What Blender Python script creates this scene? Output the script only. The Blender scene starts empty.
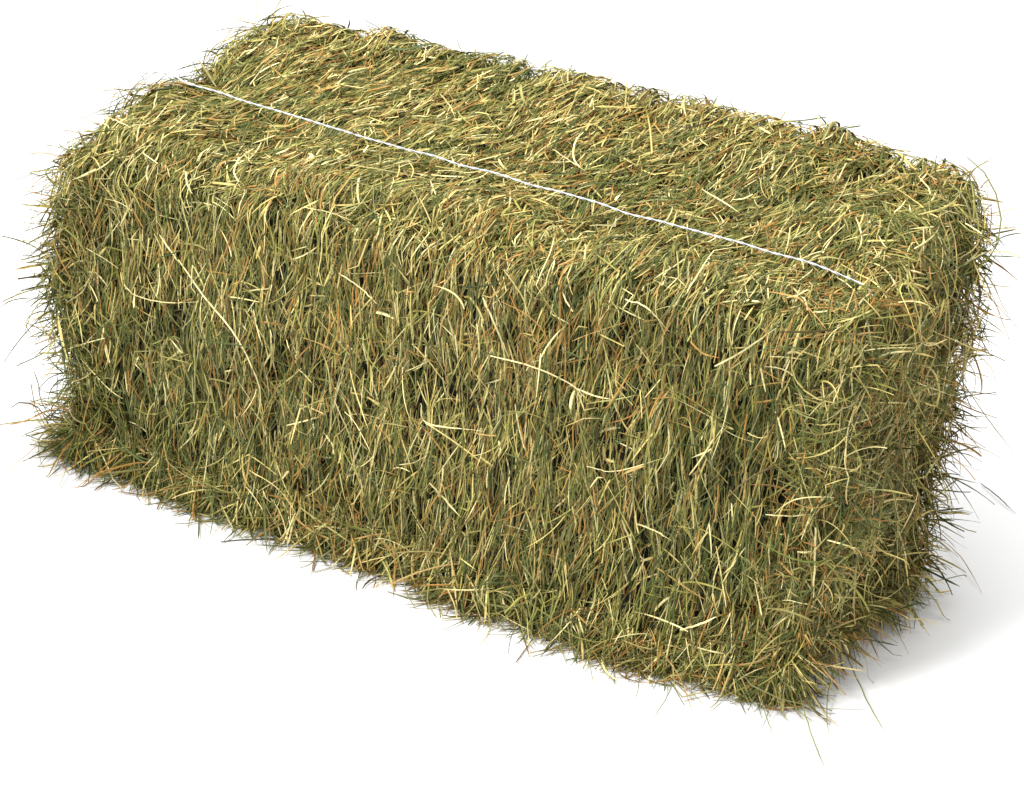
import bpy, math, random
import numpy as np
from mathutils import Vector, Matrix

rng = np.random.default_rng(11)
random.seed(5)
sc = bpy.context.scene
col = sc.collection

# ------------------------------------------------------------------ bale shape
L, W, H = 1.04, 0.46, 0.485            # metres
HALF = np.array([L/2, W/2, H/2])
RAD = 0.050                            # rounding of the bale's edges
INNER = HALF - RAD
# where the eight corners of the hand-tied, slightly skewed block stand (x, y, z)
CORNER = {(-1,-1,-1):(-.558,-.160,0), (1,-1,-1):(.504,-.222,0), (-1,1,-1):(-.560,.240,0), (1,1,-1):(.516,.178,0),
          (-1,-1,1):(-.536,-.200,.4545), (1,-1,1):(.526,-.200,.488), (-1,1,1):(-.512,.258,.502), (1,1,1):(.486,.260,.510)}

def warp(P):
    """bale space (centred block) -> world"""
    t = P/HALF
    tc = np.clip(t, -1, 1)
    out = (P - tc*HALF)
    for s, d in CORNER.items():
        w = np.prod(0.5*(1 + tc*np.array(s)), axis=-1)
        out = out + w[..., None]*np.array(d)
    return out

def lattice(seed, n=32):
    return np.random.default_rng(seed).random((n, n, n))
_LAT = {}
def noise(P, freq, seed):
    """smooth 3-D value noise in 0..1"""
    if seed not in _LAT: _LAT[seed] = lattice(seed)
    lat = _LAT[seed]; n = lat.shape[0]
    q = P*freq + 100.0
    i = np.floor(q).astype(int); f = q - i; f = f*f*(3 - 2*f)
    r = 0
    for a in (0, 1):
        for b in (0, 1):
            for c in (0, 1):
                wgt = (f[..., 0] if a else 1-f[..., 0])*(f[..., 1] if b else 1-f[..., 1])*(f[..., 2] if c else 1-f[..., 2])
                r = r + wgt*lat[(i[..., 0]+a) % n, (i[..., 1]+b) % n, (i[..., 2]+c) % n]
    return r

def twine_y(x): return -.043 - .095*(x + .5)      # the twine runs a little askew along the top
def split(P):
    q = np.clip(P, -INNER, INNER)
    d = P - q
    l = np.linalg.norm(d, axis=-1, keepdims=True)
    return q, d/np.maximum(l, 1e-9)

def bump(P, n):
    """lumps and hollows of the pressed hay, metres along the normal"""
    b = (noise(P, 7.0, 1) - 0.5)*0.030 + (noise(P, 19.0, 2) - 0.5)*0.018
    top = np.clip(n[..., 2], 0, 1)
    end = np.clip((-P[..., 0] - 0.40)/0.08, 0, 1)       # toward the far left end
    near = np.exp(-((P[..., 1] - twine_y(P[..., 0]))/0.018)**2)
    b = b - top*near*0.006
    # the left end swells where the twine leaves it; the right end has torn hollows
    b = b + .024*np.clip(-n[..., 0], 0, 1)*np.exp(-((P[..., 1] - twine_y(-.5))/.075)**2)*np.clip(P[..., 2]/.2, 0, 1)
    for hy, hz, hs, hd in ((.06, .150, .050, .080), (-.165, .06, .026, .065), (.12, -.06, .028, .055), (-.05, -.13, .030, .05), (.0, .04, .025, .05)):
        b = b - hd*np.clip(n[..., 0], 0, 1)*np.exp(-((P[..., 1] - hy)**2 + (P[..., 2] - hz)**2)/hs**2)
    b = b + np.clip(-n[..., 0], 0, 1)*(noise(P, 8.0, 6) - .42)*.045 + np.clip(n[..., 0], 0, 1)*np.clip(P[..., 2]/.2, -1, 1)*.012
    b = b - .030*np.clip(-n[..., 1], 0, 1)*np.exp(-((P[..., 0] + .455)**2 + (P[..., 2] + .175)**2)/.035**2)
    # the foot of the bale bulges unevenly
    foot = np.clip((-P[..., 2] - .13)/.11, 0, 1)
    b = b + foot*((noise(P*np.array([1., .3, .3]), 9.0, 5) - .5)*.034 + .004)
    # the front top edge is worn rounder than the others
    b = b - .016*np.clip(-2*n[..., 1]*n[..., 2], 0, 1)
    # the back of the top is humped and its edge squarer
    b = b + .012*np.clip(2*n[..., 1]*n[..., 2], 0, 1) + .012*top*np.clip(P[..., 1]/HALF[1], 0, 1)*np.clip(1 - (P[..., 0]/HALF[0] + .15)**2, 0, 1)
    # the tight twine bites into the left end and leaves a notch behind itself
    b = b - end*np.exp(-((P[..., 1] - twine_y(P[..., 0]) - 0.080)/0.042)**2)*0.030*np.clip(n[..., 2] - n[..., 0], 0, 1)
    b = b - .022*np.clip(-2*n[..., 0]*n[..., 2], 0, 1)*np.clip(.5 - P[..., 1]/.2, 0, 1)
    return b

def place(S, h):
    q, n = split(S)
    return q + n*(RAD + h + bump(S, n))[..., None], n

def unit(v):
    return v/np.maximum(np.linalg.norm(v, axis=-1, keepdims=True), 1e-9)

def rot_about(v, n, ang):
    c, s = np.cos(ang)[..., None], np.sin(ang)[..., None]
    return v*c + np.cross(n, v)*s + n*np.sum(n*v, -1, keepdims=True)*(1-c)

# ------------------------------------------------------------------ materials
def nt(m):
    m.use_nodes = True
    m.node_tree.nodes.clear()
    return m.node_tree.nodes, m.node_tree.links

def hay_material(name):
    m = bpy.data.materials.new(name)
    N, K = nt(m)
    out = N.new('ShaderNodeOutputMaterial'); b = N.new('ShaderNodeBsdfPrincipled')
    a = N.new('ShaderNodeAttribute'); a.attribute_name = 'straw_colour'
    tc = N.new('ShaderNodeTexCoord')
    nz = N.new('ShaderNodeTexNoise'); nz.inputs['Scale'].default_value = 260; nz.inputs['Detail'].default_value = 3
    K.new(tc.outputs['Object'], nz.inputs['Vector'])
    mr = N.new('ShaderNodeMapRange'); mr.inputs['From Min'].default_value = .3; mr.inputs['From Max'].default_value = .7
    mr.inputs['To Min'].default_value = .78; mr.inputs['To Max'].default_value = 1.18
    K.new(nz.outputs['Fac'], mr.inputs['Value'])
    mx = N.new('ShaderNodeVectorMath'); mx.operation = 'SCALE'
    K.new(a.outputs['Color'], mx.inputs[0]); K.new(mr.outputs['Result'], mx.inputs['Scale'])
    K.new(mx.outputs['Vector'], b.inputs['Base Color'])
    b.inputs['Roughness'].default_value = .5
    b.inputs['Specular IOR Level'].default_value = .14
    K.new(b.outputs['BSDF'], out.inputs['Surface'])
    return m

def plain_material(name, colr, rough=.6, scale=60, var=.25):
    m = bpy.data.materials.new(name)
    N, K = nt(m)
    out = N.new('ShaderNodeOutputMaterial'); b = N.new('ShaderNodeBsdfPrincipled')
    tc = N.new('ShaderNodeTexCoord'); nz = N.new('ShaderNodeTexNoise'); nz.inputs['Scale'].default_value = scale
    K.new(tc.outputs['Object'], nz.inputs['Vector'])
    cr = N.new('ShaderNodeValToRGB')
    cr.color_ramp.elements[0].position = .3; cr.color_ramp.elements[1].position = .7
    cr.color_ramp.elements[0].color = (*[c*(1-var) for c in colr], 1); cr.color_ramp.elements[1].color = (*colr, 1)
    K.new(nz.outputs['Fac'], cr.inputs['Fac']); K.new(cr.outputs['Color'], b.inputs['Base Color'])
    b.inputs['Roughness'].default_value = rough
    K.new(b.outputs['BSDF'], out.inputs['Surface'])
    return m

M_HAY = hay_material('dried_grass')
M_CORE = plain_material('packed_hay_gap_shade', (.022, .019, .009), .8, 90, .5)  # near-black instead of hay tone: shade between the blades put into the colour
M_TWINE = plain_material('white_twine', (.60, .62, .66), .45, 400, .12)
M_GROUND = plain_material('white_paper', (.78, .78, .78), .7, 3, .01)

# ------------------------------------------------------------------ mesh from ribbons
def ribbon_mesh(name, pts, wid, nrm, rgb, parent, fold=.46):
    """pts (S,R,3) centre lines, wid (S,R) half widths, nrm (S,R,3) blade normals, rgb (S,R,3)"""
    S, R, _ = pts.shape
    tan = np.empty_like(pts)
    tan[:, 1:-1] = pts[:, 2:] - pts[:, :-2]; tan[:, 0] = pts[:, 1] - pts[:, 0]; tan[:, -1] = pts[:, -1] - pts[:, -2]
    tan = unit(tan)
    side = unit(np.cross(tan, nrm)); up = np.cross(side, tan)
    w = wid[..., None]
    V = np.stack([pts - side*w, pts + up*w*fold*2, pts + side*w], axis=2)      # S,R,3,3
    V[..., 2] = np.maximum(V[..., 2], 0.0012)
    V = V.reshape(-1, 3)
    C = np.repeat(rgb[:, :, None, :], 3, axis=2).reshape(-1, 3)
    base = (np.arange(S)*R*3)[:, None, None] + (np.arange(R-1)*3)[None, :, None] + np.arange(2)[None, None, :]
    F = np.stack([base, base+1, base+4, base+3], axis=-1).reshape(-1, 4)
    me = bpy.data.meshes.new(name)
    me.vertices.add(len(V)); me.vertices.foreach_set('co', V.astype(np.float32).ravel())
    me.loops.add(F.size); me.loops.foreach_set('vertex_index', F.astype(np.int32).ravel())
    me.polygons.add(len(F))
    me.polygons.foreach_set('loop_start', (np.arange(len(F))*4).astype(np.int32))
    me.polygons.foreach_set('use_smooth', np.ones(len(F), dtype=bool))
    at = me.attributes.new('straw_colour', 'FLOAT_COLOR', 'POINT')
    at.data.foreach_set('color', np.concatenate([C, np.ones((len(C), 1))], 1).astype(np.float32).ravel())
    me.update(calc_edges=True)
    me.materials.append(M_HAY)
    o = bpy.data.objects.new(name, me); col.objects.link(o)
    if parent: o.parent = parent
    return o

# ------------------------------------------------------------------ colours of single blades
PAL = np.array([[0.070, 0.092, 0.028],
                [0.104, 0.118, 0.026],
                [0.250, 0.232, 0.058],
                [0.520, 0.428, 0.150],
                [0.700, 0.620, 0.295],
                [0.340, 0.182, 0.048],
                [0.065, 0.043, 0.017]])   # grey green, olive, yellow green, straw, pale straw, orange brown, dark brown
def colours(n, P, wts, seed_shift=0):
    wts = np.array(wts, float); wts = np.tile(wts, (n, 1))
    m = noise(P, 5.0, 21) - .5
    wts[:, 3:5] *= (1 + 1.4*m)[:, None]; wts[:, 0:2] *= (1 - 1.2*m)[:, None]
    m2 = noise(P, 9.0, 22) - .5
    wts[:, 5] *= 1 + 1.6*m2
    wts = np.clip(wts, .001, None); cum = np.cumsum(wts/wts.sum(1, keepdims=True), 1)
    k = (rng.random(n)[:, None] > cum).sum(1).clip(0, len(PAL)-1)
    c = PAL[k]; c2 = PAL[rng.integers(0, 5, n)]
    f = (rng.random(n)*.25)[:, None]
    c = c*(1-f) + c2*f
    return c*np.exp(rng.normal(0, .22, n))[:, None]

def along(c, R):
    """lighter butt, browner tip"""
    n = len(c); s = np.linspace(0, 1, R)[None, :, None]
    tip = c*np.array([.95, .80, .70])
    mixf = np.clip((s - .55)/.45, 0, 1)*(rng.random(n)[:, None, None] < .5)
    pale = np.clip((.3 - s)/.3, 0, 1)*(rng.random(n)[:, None, None] < .25)
    out = c[:, None, :]*(1-mixf) + tip[:, None, :]*mixf
    return out*(1+.35*pale)

# ------------------------------------------------------------------ strands over one side
R = 9
def strands(S0, theta, length, half_w, h0, rise, curl, free, wts, lift=None, droop=None, relief=.115):
    """march blades over the bale from surface points S0; free = share of stiff blades that leave the surface"""
    n = len(S0)
    q, nn = split(S0); S = q + nn*RAD
    X = np.tile(np.array([1., 0, 0]), (n, 1))
    T = np.cross(nn, X)
    bad = np.linalg.norm(T, axis=1) < .35
    T[bad] = np.cross(nn[bad], np.array([0, 1., 0]))
    T = unit(T)
    T = rot_about(T, nn, theta)
    fm = rng.random(n) < free
    length = np.where(fm, np.minimum(length, .10), length)
    ds = length/(R-1)
    # blades gather into tufts with dark hollows between them
    sc3 = np.where(np.abs(nn[:, :1]) > .7, np.array([[40., 90., 90.]]), np.array([[165., 38., 38.]]))
    rel = noise(S*sc3, 1.0, 41)*.60 + noise(S*sc3*2.1, 1.0, 42)*.30 + noise(S, 45.0, 43)*.10
    h0 = h0 - np.clip(.58 - rel, 0, 1)*relief
    pts = np.empty((n, R, 3)); nr = np.empty((n, R, 3))
    kat = np.where(rng.random(n) < .25, rng.integers(2, R-2, n), -1); kang = rng.normal(0, .7, n)
    # first the wrapped march
    p0, _ = place(S, h0)
    n0 = nn.copy(); T0 = T.copy()
    for k in range(R):
        s = k/(R-1)
        arch = 4*s*(1-s)
        pts[:, k], nr[:, k] = place(S, h0 + rise*length*(s if lift is None else s) + (0 if lift is None else lift*arch))
        S = S + T*ds[:, None]
        qq, n2 = split(S); S = qq + n2*RAD
        T = unit(T - n2*np.sum(T*n2, -1, keepdims=True))
        T = rot_about(T, n2, curl*ds + np.where(kat == k, kang, 0))
    # stiff blades
    if fm.any():
        D = unit(T0[fm] + n0[fm]*rise[fm][:, None]); D[:, 2] = np.minimum(D[:, 2], np.where(length[fm] < .028, .65, .22)); D = unit(D); p = p0[fm].copy()
        ax = unit(rng.normal(size=(fm.sum(), 3)))
        dz = np.zeros(fm.sum()) if droop is None else droop[fm]
        for k in range(R):
            pts[fm, k] = p; nr[fm, k] = n0[fm]
            p = p + D*ds[fm][:, None]
            D = rot_about(D, ax, curl[fm]*ds[fm] + np.where(kat[fm] == k, kang[fm], 0))
            D[:, 2] = np.where(D[:, 2] > 0, D[:, 2]*.72, D[:, 2]) - dz*ds[fm]; D = unit(D)
    Pw = warp(pts)
    Pw[..., 2] = np.maximum(Pw[..., 2], .0016 + .006*rng.random(n)[:, None])
    # blade roll
    tan = unit(pts[:, -1] - pts[:, 0])
    roll = rng.normal(0, .55, n); tw = rng.normal(0, .5, n)
    for k in range(R):
        nr[:, k] = rot_about(nr[:, k], tan, roll + tw*k/(R-1))
    s = np.linspace(0, 1, R)[None, :]
    blunt = U(.10, .45, n)[:, None]; tipw = U(.15, .75, n)[:, None]
    prof = np.minimum(1, .6 + s*3.0)*np.clip((1.0 - s)/blunt, tipw, 1)
    wid = half_w[:, None]*prof
    c = along(colours(n, S0, wts), R)
    return Pw, wid, nr, c

def face_points(axis, sign, n):
    P = (rng.random((n, 3))*2 - 1)*HALF
    P[:, axis] = sign*HALF[axis]
    return P

def U(a, b, n): return a + (b-a)*rng.random(n)
def length(n, mean, sig=.35, lo=.018, hi=.16): return np.clip(mean*np.exp(rng.normal(0, sig, n)), lo, hi)
def width(n, a=.0009, b=.0021): return a + (b-a)*rng.random(n)**1.3

def edge_points(ax_run, fixed, n, jit=.03):
    P = np.zeros((n, 3)); P[:, ax_run] = (rng.random(n)*2-1)*HALF[ax_run]
    for a, s in fixed: P[:, a] = s*(HALF[a] - np.abs(rng.normal(0, jit, n))*(rng.random(n) < .8))
    # push to the shell
    q, nn = split(P); inside = np.linalg.norm(P-q, axis=1) < 1e-6
    return P[~inside]
batches = []
def add(*a, **k): batches.append(strands(*a, **k))

W_FRONT = [.27, .23, .19, .11, .06, .12, .02]
W_TOP   = [.22, .26, .20, .12, .06, .13, .01]
W_END   = [.22, .25, .20, .11, .06, .13, .03]
PI = math.pi

def side(axis, sign, n, mean_ang, sig_ang, wts, flip=.25, lmean=.055, free=.12, rise=(.00, .10), depth=(-.024, .004), curl=12., hw=(.0009, .0020), relief=.23, droop=(0, 0)):
    P = face_points(axis, sign, n)
    th = mean_ang + rng.normal(0, sig_ang, n) + PI*(rng.random(n) < flip)
    add(P, th, length(n, lmean), width(n, *hw), U(depth[0], depth[1], n), U(rise[0], rise[1], n), rng.normal(0, curl, n), free, wts, relief=relief, droop=U(droop[0], droop[1], n))

# T0 = n x X : on the front (n=-y) it points down?  (-y) x (x) = +z, so the front gets +pi
side(1, -1, 6500, PI, .14, W_FRONT, .35, .050, free=.02, depth=(-.055, -.016), rise=(0, .06), curl=5., hw=(.0006, .0014))
side(1, -1, 16500, PI, .24, W_FRONT, .35, .038, free=.05, depth=(-.015, .006), rise=(0, .12), curl=5., hw=(.00045, .00105))
side(1, -1, 3000, PI, .70, W_FRONT, .5, .042, free=.05, depth=(-.004, .007), curl=7., hw=(.0004, .0009))
side(1, -1, 160, PI, .9, [0, 0, .3, .4, .3, .1, 0], .5, .026, free=.05, depth=(-.004, .005), hw=(.0012, .0019))
# top: n=+z, z x x = +y (towards the back)
side(2, 1, 8500, -.12, .34, W_TOP, .5, .040, free=.02, depth=(-.046, -.012), curl=6., hw=(.0006, .0014), relief=.10)
side(2, 1, 20000, -.12, .46, W_TOP, .5, .028, free=.04, depth=(-.012, .004), rise=(0, .16), curl=8., hw=(.0005, .00115), relief=.10)
side(2, 1, 160, -.12, .9, [0, 0, .3, .4, .3, .1, 0], .5, .024, free=.05, depth=(-.004, .003), hw=(.0012, .0019))
# right end, rough and airy
side(0, 1, 3300, 0, 1.3, W_END, .5, .055, free=.08, rise=(0, .15), depth=(-.055, -.014), curl=14.)
side(0, 1, 3300, 0, 1.5, W_END, .5, .052, free=.30, rise=(.02, .35), depth=(-.016, .010), hw=(.0006, .0014), curl=18., droop=(2, 12))
side(0, -1, 6000, 0, 1.3, W_END, .5, .055, free=.20, rise=(0, .3), depth=(-.040, .000))
side(0, -1, 2600, 0, 1.6, W_END, .5, .052, free=.6, rise=(.05, .6), depth=(-.020, .004), hw=(.0006, .0013), curl=18., droop=(2, 12))
side(0, -1, 2300, 0, 1.8, W_END, .5, .060, free=1., rise=(.3, 1.4), depth=(-.020, .004), hw=(.0005, .0010), curl=26., droop=(4, 18))
side(0, 1, 750, 0, 1.8, W_END, .5, .050, free=1., rise=(.3, 1.3), depth=(-.020, .004), hw=(.0005, .0010), curl=26., droop=(4, 18))
side(0, 1, 800, 0, 1.5, [.10, .16, .28, .22, .12, .12, 0], .5, .060, free=.25, rise=(.04, .35), depth=(-.004, .014), hw=(.0006, .0014), curl=16., droop=(2, 12))
side(0, -1, 700, 0, 1.5, [.10, .12, .28, .25, .15, .10, 0], .5, .060, free=.25, rise=(.02, .25), depth=(-.004, .010), hw=(.0005, .0012), curl=16., droop=(2, 12))
# back, seen only from a step aside
side(1, 1, 12000, 0, .35, W_FRONT, .35, .055, hw=(.0010, .0020), relief=.06)
Q = edge_points(0, [(1, 1), (2, 1)], 3500, .05)
add(Q, rng.normal(0, .6, len(Q)), length(len(Q), .045), width(len(Q), .0007, .0015), U(-.03, .002, len(Q)), U(0, .15, len(Q)), rng.normal(0, 7, len(Q)), .25, W_TOP, relief=.05)
# edge fuzz: stiff blades leaving the rounded edges
def fuzz(P, ang, sig, wts, lmean=.05, free=.9, rise=(.15, .8), hw=(.0006, .0013), curl=18.):
    n = len(P)
    add(P, ang + rng.normal(0, sig, n), length(n, lmean), width(n, *hw), U(-.02, .002, n), U(*rise, n), rng.normal(0, curl, n), free, wts, droop=U(0, 10, n))
for fx in ([(1, 1), (2, 1)],):
    fuzz(edge_points(0, fx, 1800), 0, 1.2, W_TOP, .024, rise=(.1, .9))
for sx in (-1, 1):
    fuzz(edge_points(1, [(0, sx), (2, 1)], 450), 0, 1.8, W_END, .042, free=.6, rise=(.05, .5))
    fuzz(edge_points(2, [(0, sx), (1, -1)], 600), 0, 1.8, W_END, .045, free=.5, rise=(.05, .45))
    fuzz(edge_points(2, [(0, sx), (1, 1)], 700), 0, 1.8, W_END, .055)
# skirt: blades spread out on the ground along the bottom edges
def skirt(run, fixed_axis, sgn, n, lmean):
    P = np.zeros((n, 3)); P[:, run] = (rng.random(n)*2-1)*HALF[run]
    P[:, fixed_axis] = sgn*HALF[fixed_axis]; P[:, 2] = -HALF[2] + rng.random(n)**1.6*.05
    base = PI if fixed_axis == 1 and sgn < 0 else 0
    nn = np.zeros((n, 3)); nn[:, fixed_axis] = sgn
    q, n0 = split(P)
    m = n
    add(P, base + rng.normal(0, 1.0, m), length(m, lmean, .4), width(m, .0006, .0014), U(-.02, .004, m), U(.2, 1.3, m), rng.normal(0, 10, m), .9, W_END, droop=U(0, 16, m))
skirt(0, 1, -1, 3200, .055)
skirt(0, 1, -1, 2000, .075)
skirt(0, 1, 1, 1200, .045)
skirt(1, 0, 1, 700, .05)
skirt(1, 0, -1, 500, .045)

pts = np.concatenate([b[0] for b in batches]); wid = np.concatenate([b[1] for b in batches])
nrm = np.concatenate([b[2] for b in batches]); rgb = np.concatenate([b[3] for b in batches])

# ------------------------------------------------------------------ the bale
bale = bpy.data.objects.new('hay_bale', None); col.objects.link(bale)
bale.empty_display_size = .2
bale['label'] = 'rectangular bale of green and golden hay tied with white twine, standing on white ground'
bale['category'] = 'hay bale'

hay = ribbon_mesh('hay', pts, wid, nrm, rgb, bale); hay['kind'] = 'stuff'
print('blades', len(pts), 'faces', len(hay.data.polygons))

# packed core just below the loose blades, its colour darkened to paint gap shade
def core_mesh():
    nx, ny, nz = 60, 28, 30
    V = []; F = []; idx = {}
    def vid(p):
        k = tuple(np.round(p, 5))
        if k not in idx: idx[k] = len(V); V.append(p)
        return idx[k]
    dims = (nx, ny, nz)
    for ax in range(3):
        a, b = [i for i in range(3) if i != ax]
        for s in (-1, 1):
            for i in range(dims[a]):
                for j in range(dims[b]):
                    quad = []
                    for di, dj in ((0, 0), (1, 0), (1, 1), (0, 1)):
                        p = np.zeros(3); p[ax] = s*HALF[ax]
                        p[a] = HALF[a]*(2*(i+di)/dims[a]-1); p[b] = HALF[b]*(2*(j+dj)/dims[b]-1)
                        quad.append(vid(p))
                    F.append(quad)
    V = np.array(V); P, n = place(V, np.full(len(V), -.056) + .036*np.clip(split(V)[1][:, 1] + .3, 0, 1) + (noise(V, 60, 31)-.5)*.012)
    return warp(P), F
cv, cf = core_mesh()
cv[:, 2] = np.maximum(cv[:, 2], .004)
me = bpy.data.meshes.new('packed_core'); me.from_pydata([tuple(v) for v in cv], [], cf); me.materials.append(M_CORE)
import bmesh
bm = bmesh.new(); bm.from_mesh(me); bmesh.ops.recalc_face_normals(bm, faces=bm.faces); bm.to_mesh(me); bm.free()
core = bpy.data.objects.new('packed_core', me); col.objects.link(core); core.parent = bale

# ------------------------------------------------------------------ twine: two plies twisted together, once round the bale
def tube(paths, radius, sides=6, name='twine', mat=None, parent=None):
    V = []; F = []
    for path, rad in paths:
        path = np.array(path); n = len(path); o = len(V)
        tan = unit(np.gradient(path, axis=0)); ref = np.array([0.03, 1, .05])
        a = unit(np.cross(tan, ref)); b = np.cross(tan, a)
        for i in range(n):
            for k in range(sides):
                an = 2*PI*k/sides
                V.append(tuple(path[i] + (a[i]*math.cos(an) + b[i]*math.sin(an))*rad))
        for i in range(n-1):
            for k in range(sides):
                F.append((o+i*sides+k, o+i*sides+(k+1) % sides, o+(i+1)*sides+(k+1) % sides, o+(i+1)*sides+k))
    me = bpy.data.meshes.new(name); me.from_pydata(V, [], F)
    me.polygons.foreach_set('use_smooth', [True]*len(F)); me.materials.append(mat)
    o = bpy.data.objects.new(name, me); col.objects.link(o); o.parent = parent
    return o
nT = 1400
top_n = 900
xs = np.linspace(-L/2 - .002, L/2 - .012, top_n)
line = np.stack([xs, twine_y(xs) + (noise(np.stack([xs, xs*0, xs*0], 1), 9.0, 52) - .5)*.003, np.full(top_n, HALF[2])], 1)
q, nn = split(line); S = q + nn*RAD
bmp = bump(S, nn)
k = np.ones(401)/401.0
bs = np.convolve(np.pad(bmp, 200, mode='edge'), k, mode='valid')
xsn = xs/(L/2)
hh = .011 - .021*np.clip((xsn-.5)/.48, 0, 1)**3 + .016*np.clip((-xsn-.88)/.1, 0, 1) + (noise(np.stack([xs, xs*0, xs*0], 1), 22.0, 51) - .5)*.004
toppath = q + nn*(RAD + bs + hh)[:, None]
xr, xl = toppath[-1, 0], toppath[0, 0]
# down the ends and under the bale
zs = np.linspace(toppath[-1, 2], -HALF[2] + .012, 200)
right = np.stack([np.full(200, HALF[0]-.030), np.full(200, twine_y(HALF[0])), zs], 1)[1:]
left = np.stack([np.full(200, -HALF[0]+.012), np.full(200, twine_y(-HALF[0])), zs[::-1]], 1)[:-1]
under = np.stack([np.linspace(HALF[0]-.012, -HALF[0]+.012, 400), twine_y(np.linspace(HALF[0]-.012, -HALF[0]+.012, 400)), np.full(400, -HALF[2]+.008)], 1)
path = np.concatenate([toppath, right, under, left, toppath[:1]])
path = warp(path)
path[:, 2] = np.maximum(path[:, 2], .004)
arc = np.concatenate([[0], np.cumsum(np.linalg.norm(np.diff(path, axis=0), axis=1))])
plies = []
for ph in (0, PI):
    an = arc/.030*2*PI + ph
    off = np.stack([np.zeros_like(an), np.cos(an), np.sin(an)], 1)*.00062
    plies.append((path + off, .00070))
twine = tube(plies, .001, 6, 'twine', M_TWINE, bale)

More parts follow.
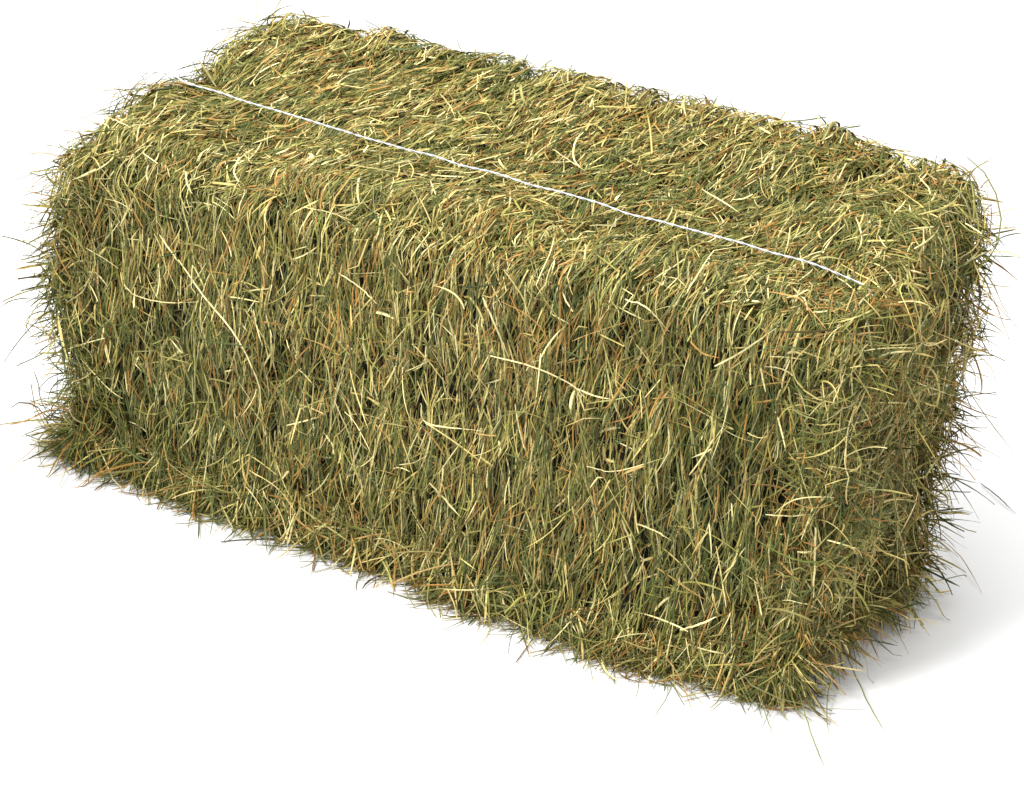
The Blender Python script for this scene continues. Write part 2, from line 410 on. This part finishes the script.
# ------------------------------------------------------------------ the long stalks that stand out one by one
# (points along the stalk in metres, half width, palette entry)
STALKS = [
    ([(-0.354, -0.196, 0.334), (-0.314, -0.198, 0.296), (-0.273, -0.200, 0.264), (-0.246, -0.197, 0.224), (-0.238, -0.186, 0.177), (-0.257, -0.183, 0.100)], 0.0011, 4),
    ([(-0.438, -0.189, 0.280), (-0.418, -0.189, 0.269), (-0.378, -0.191, 0.271), (-0.322, -0.198, 0.288)], 0.0008, 4),
    ([(-0.328, -0.199, 0.255), (-0.331, -0.188, 0.192), (-0.339, -0.174, 0.127)], 0.0010, 2),
    ([(-0.226, -0.191, 0.328), (-0.244, -0.193, 0.322), (-0.262, -0.197, 0.316)], 0.0010, 3),
    ([(-0.133, -0.196, 0.372), (-0.103, -0.199, 0.363), (-0.079, -0.200, 0.349)], 0.0010, 4),
    ([(0.063, -0.212, 0.397), (0.081, -0.210, 0.366), (0.099, -0.208, 0.332)], 0.0012, 4),
    ([(0.076, -0.207, 0.327), (0.132, -0.212, 0.330), (0.178, -0.211, 0.322), (0.201, -0.212, 0.310)], 0.0012, 4),
    ([(0.082, -0.202, 0.432), (0.109, -0.210, 0.413), (0.125, -0.211, 0.384)], 0.0010, 3),
    ([(0.235, -0.205, 0.436), (0.262, -0.208, 0.435), (0.290, -0.204, 0.412)], 0.0012, 4),
    ([(-0.015, -0.197, 0.239), (-0.004, -0.196, 0.215), (0.069, -0.197, 0.226)], 0.0011, 4),
    ([(0.180, -0.213, 0.269), (0.205, -0.216, 0.287), (0.224, -0.214, 0.291)], 0.0010, 3),
    ([(0.212, -0.216, 0.229), (0.249, -0.219, 0.235), (0.304, -0.216, 0.266)], 0.0010, 4),
    ([(0.203, -0.214, 0.304), (0.262, -0.205, 0.328)], 0.0007, 2),
    ([(0.002, -0.194, 0.139), (0.024, -0.195, 0.124), (0.049, -0.200, 0.110)], 0.0013, 4),
    ([(-0.029, -0.201, 0.312), (-0.007, -0.197, 0.293), (0.016, -0.197, 0.272)], 0.0009, 3),
    ([(0.026, -0.205, 0.311), (0.050, -0.202, 0.274), (0.065, -0.197, 0.248)], 0.0010, 1),
    ([(0.350, -0.207, 0.387), (0.381, -0.209, 0.414), (0.414, -0.203, 0.448)], 0.0012, 4),
    ([(0.440, -0.215, 0.390), (0.449, -0.211, 0.363), (0.479, -0.211, 0.358)], 0.0012, 2),
    ([(0.491, -0.209, 0.384), (0.496, -0.207, 0.404), (0.499, -0.205, 0.426)], 0.0010, 4),
    ([(0.429, -0.208, 0.229), (0.457, -0.207, 0.235), (0.483, -0.207, 0.245)], 0.0009, 4),
    ([(0.397, -0.210, 0.321), (0.412, -0.208, 0.318), (0.424, -0.207, 0.325)], 0.0008, 3),
    ([(0.517, -0.098, 0.391), (0.525, -0.049, 0.360), (0.559, 0.000, 0.332)], 0.0010, 4),
    ([(0.041, -0.204, 0.062), (0.054, -0.214, 0.030), (0.078, -0.245, 0.002)], 0.0011, 3),
    ([(0.259, -0.211, 0.173), (0.270, -0.209, 0.150), (0.277, -0.208, 0.128)], 0.0012, 4),
    ([(0.277, -0.213, 0.175), (0.302, -0.213, 0.173), (0.322, -0.212, 0.166)], 0.0011, 4),
    ([(0.218, -0.221, 0.045), (0.230, -0.226, 0.026), (0.234, -0.221, 0.003)], 0.0011, 4),
    ([(0.488, -0.207, 0.230), (0.492, -0.207, 0.191), (0.496, -0.208, 0.146)], 0.0014, 4),
    ([(0.506, -0.200, 0.150), (0.490, -0.069, 0.063)], 0.0015, 3),
    ([(0.345, -0.215, 0.060), (0.366, -0.210, 0.072), (0.387, -0.203, 0.087)], 0.0013, 4),
    ([(0.334, -0.210, 0.150), (0.360, -0.207, 0.119), (0.387, -0.203, 0.087)], 0.0012, 3),
    ([(0.014, 0.045, 0.490), (0.041, 0.035, 0.485), (0.071, 0.014, 0.486)], 0.0010, 4),
    ([(-0.175, 0.109, 0.500), (-0.148, 0.083, 0.498), (-0.126, 0.056, 0.497)], 0.0010, 3),
    ([(-0.094, 0.165, 0.515), (-0.076, 0.135, 0.511), (-0.062, 0.121, 0.507)], 0.0020, 2),
    ([(0.212, 0.039, 0.488), (0.250, 0.008, 0.492), (0.283, -0.014, 0.492)], 0.0011, 4),
    ([(0.383, 0.005, 0.511), (0.376, 0.059, 0.514), (0.353, 0.148, 0.507)], 0.0012, 3),
    ([(0.252, 0.084, 0.507), (0.263, 0.100, 0.513), (0.271, 0.116, 0.517)], 0.0013, 3),
    ([(-0.535, -0.100, 0.449), (-0.475, -0.155, 0.472), (-0.451, -0.159, 0.469)], 0.0011, 4),
    ([(-0.511, -0.005, 0.472), (-0.475, -0.067, 0.481), (-0.451, -0.111, 0.479)], 0.0012, 4),
    ([(-0.363, -0.172, 0.437), (-0.354, -0.182, 0.428), (-0.342, -0.189, 0.419)], 0.0015, 4),
    ([(-0.409, -0.182, 0.438), (-0.406, -0.190, 0.429), (-0.401, -0.195, 0.421)], 0.0013, 4),
    ([(-0.383, -0.194, 0.358), (-0.365, -0.194, 0.340), (-0.352, -0.197, 0.330)], 0.0010, 4),
    ([(-0.190, -0.185, 0.437), (-0.156, -0.185, 0.439), (-0.126, -0.185, 0.436)], 0.0008, 4),
    ([(-0.168, -0.133, 0.480), (-0.109, -0.131, 0.485), (-0.029, -0.132, 0.488)], 0.0007, 3),
    ([(0.388, -0.167, 0.472), (0.425, -0.169, 0.473), (0.447, -0.185, 0.463)], 0.0010, 5),
    ([(0.508, -0.147, 0.487), (0.525, -0.104, 0.452), (0.523, -0.058, 0.399)], 0.0008, 5),
    ([(-0.466, -0.200, 0.410), (-0.447, -0.189, 0.379), (-0.440, -0.186, 0.348)], 0.0009, 3),
    ([(-0.133, -0.192, 0.208), (-0.108, -0.191, 0.162), (-0.101, -0.190, 0.124)], 0.0009, 4),
    ([(0.261, -0.203, 0.345), (0.278, -0.209, 0.303), (0.290, -0.219, 0.248)], 0.0008, 1),
    ([(0.328, -0.209, 0.317), (0.347, -0.212, 0.261), (0.377, -0.211, 0.208)], 0.0008, 2),
    ([(0.136, -0.213, 0.085), (0.166, -0.217, 0.057), (0.183, -0.223, 0.025)], 0.0009, 2),
    ([(-0.251, -0.184, 0.079), (-0.205, -0.188, 0.067), (-0.174, -0.189, 0.036)], 0.0008, 3),
    ([(0.497, -0.120, 0.305), (0.497, 0.032, 0.228), (0.412, 0.456, 0.002)], 0.0008, 3),
    ([(0.515, -0.101, 0.203), (0.496, 0.012, 0.098), (0.496, 0.110, 0.002)], 0.0008, 5),
    ([(0.512, -0.203, 0.305), (0.515, -0.174, 0.245), (0.506, -0.159, 0.174)], 0.0008, 2),
    ([(0.483, -0.189, 0.022), (0.538, -0.271, 0.010), (0.574, -0.317, 0.003)], 0.0009, 1),
    ([(0.507, -0.096, 0.022), (0.562, -0.163, 0.010), (0.603, -0.208, 0.003)], 0.0009, 1),
    ([(0.501, -0.122, 0.022), (0.523, -0.194, 0.010), (0.555, -0.261, 0.003)], 0.0008, 1),
    ([(0.447, -0.214, 0.022), (0.472, -0.251, 0.010), (0.503, -0.290, 0.003)], 0.0007, 1),
    ([(0.478, 0.298, 0.002), (0.526, 0.242, 0.012), (0.574, 0.187, 0.002)], 0.0007, 5),
    ([(0.538, 0.060, 0.337), (0.581, 0.060, 0.292), (0.622, 0.060, 0.255)], 0.0006, 0),
    ([(-0.577, -0.229, 0.003), (-0.574, -0.209, 0.010), (-0.572, -0.142, 0.022)], 0.0006, 5),
    ([(-0.497, -0.234, 0.003), (-0.512, -0.196, 0.010), (-0.531, -0.149, 0.022)], 0.0008, 1),
    ([(-0.380, -0.208, 0.002), (-0.395, -0.185, 0.002), (-0.404, -0.170, 0.018)], 0.0008, 0),
    ([(0.181, -0.296, 0.002), (0.175, -0.258, 0.002), (0.170, -0.217, 0.007)], 0.0009, 6),
    ([(0.178, -0.215, 0.022), (0.208, -0.241, 0.010), (0.236, -0.272, 0.003)], 0.0008, 1),
    ([(0.225, -0.214, 0.022), (0.263, -0.270, 0.010), (0.284, -0.302, 0.003)], 0.0006, 1),
    ([(0.367, -0.318, 0.003), (0.365, -0.287, 0.010), (0.361, -0.247, 0.022)], 0.0007, 1),
    ([(-0.644, -0.100, 0.375), (-0.617, -0.100, 0.381), (-0.521, -0.188, 0.423)], 0.0008, 5),
    ([(-0.651, -0.100, 0.255), (-0.616, -0.100, 0.276), (-0.509, -0.201, 0.349)], 0.0006, 3),
    ([(-0.642, -0.100, 0.326), (-0.616, -0.100, 0.352), (-0.513, -0.191, 0.423)], 0.0007, 5),
    ([(0.165, -0.285, 0.003), (0.154, -0.256, 0.010), (0.151, -0.228, 0.022)], 0.0006, 6),
    ([(0.530, -0.025, 0.414), (0.595, 0.000, 0.391)], 0.0006, 3),
    ([(-0.430, -0.196, 0.002), (-0.439, -0.161, 0.002), (-0.415, -0.172, 0.027)], 0.0006, 5),
]
STALK_TONE = [(.15, .175, .068), (.20, .215, .066), (.34, .33, .115), (.52, .43, .17), (.66, .58, .28), (.40, .22, .07), (.11, .07, .028)]
def smooth_line(p, n=16):
    p = np.array(p, float)
    if len(p) == 2: p = np.array([p[0], (p[0]+p[1])/2 + rng.normal(0, .0015, 3), p[1]])
    e = np.concatenate([[2*p[0]-p[1]], p, [2*p[-1]-p[-2]]])
    out = []
    for u in np.linspace(0, len(p)-1-1e-6, n):
        i = int(u); t = u - i; a, b, c, d = e[i:i+4]
        out.append(.5*(2*b + (c-a)*t + (2*a-5*b+4*c-d)*t*t + (3*b-a-3*c+d)*t**3))
    return np.array(out)
def stalk(name, p, hw, tone, parent):
    line = smooth_line(p); n = len(line); s = np.linspace(0, 1, n)
    line = line + rng.normal(0, .00025, line.shape)
    line[:, 2] = np.maximum(line[:, 2], .0022)
    wid = hw*np.minimum(1, .7 + 2*s)*np.clip((1-s)/.3, .3, 1)
    nr = np.tile(unit(np.array([.15, -.65, .7]) + rng.normal(0, .25, 3)), (n, 1))
    c = np.array(STALK_TONE[tone])*math.exp(rng.normal(0, .12))
    c = c[None, :]*(1 + .25*np.sin(s*5 + rng.random()*6))[:, None]
    return ribbon_mesh(name, line[None], wid[None], nr[None], c[None], parent, fold=.38)
for p, hw, tone in STALKS:
    stalk('stalk', p, hw*.82, tone, bale)
loose = stalk('hay_stalk', [(.467, .481, .003), (.503, .448, .006), (.535, .422, .003)], .0007, 6, None)
loose['label'] = 'thin dark stalk lying loose on the white ground to the right of the bale'
loose['category'] = 'hay stalk'

# ------------------------------------------------------------------ ground
def sheet():
    me = bpy.data.meshes.new('ground'); s = 60
    me.from_pydata([(-s, -s, 0), (s, -s, 0), (s, s, 0), (-s, s, 0)], [], [(0, 1, 2, 3)])
    me.materials.append(M_GROUND)
    o = bpy.data.objects.new('ground', me); col.objects.link(o); o['kind'] = 'structure'
    return o
sheet()

# ------------------------------------------------------------------ light
world = bpy.data.worlds.new('World'); sc.world = world; world.use_nodes = True
bg = world.node_tree.nodes['Background']; bg.inputs['Color'].default_value = (1, 1, 1, 1); bg.inputs['Strength'].default_value = .30
def area(name, loc, target, size, power):
    l = bpy.data.lights.new(name, 'AREA'); l.shape = 'DISK'; l.size = size; l.energy = power
    o = bpy.data.objects.new(name, l); col.objects.link(o); o.location = loc
    o.rotation_euler = (Vector(target) - Vector(loc)).to_track_quat('-Z', 'Y').to_euler()
    return o
area('key_light', (-.9, -3.4, 4.4), (0, 0, .2), 1.3, 235)
area('overhead_softbox', (0, -.2, 5), (0, -.2, 0), 6.0, 270)

# ------------------------------------------------------------------ camera
CAM = dict(loc=(1.4912, -3.0740, 1.7215), yaw=-.4499, pitch=-.4231, roll=.0778, f=3065.4)
yaw, pitch, roll = CAM['yaw'], CAM['pitch'], CAM['roll']
fw = Vector((math.cos(pitch)*math.sin(yaw), math.cos(pitch)*math.cos(yaw), math.sin(pitch)))
r = fw.cross(Vector((0, 0, 1))).normalized(); u = r.cross(fw)
r2 = r*math.cos(roll) + u*math.sin(roll); u2 = -r*math.sin(roll) + u*math.cos(roll)
cd = bpy.data.cameras.new('camera'); cam = bpy.data.objects.new('camera', cd); col.objects.link(cam)
cam.matrix_world = Matrix(((r2.x, u2.x, -fw.x, CAM['loc'][0]), (r2.y, u2.y, -fw.y, CAM['loc'][1]), (r2.z, u2.z, -fw.z, CAM['loc'][2]), (0, 0, 0, 1)))
cd.sensor_width = 36; cd.lens = CAM['f']*36/1024; cd.clip_end = 500
sc.camera = cam
sc.view_settings.view_transform = 'Standard'; sc.view_settings.look = 'None'
sc.view_settings.exposure = .5; sc.view_settings.gamma = 1
sc.cycles.max_bounces = 8
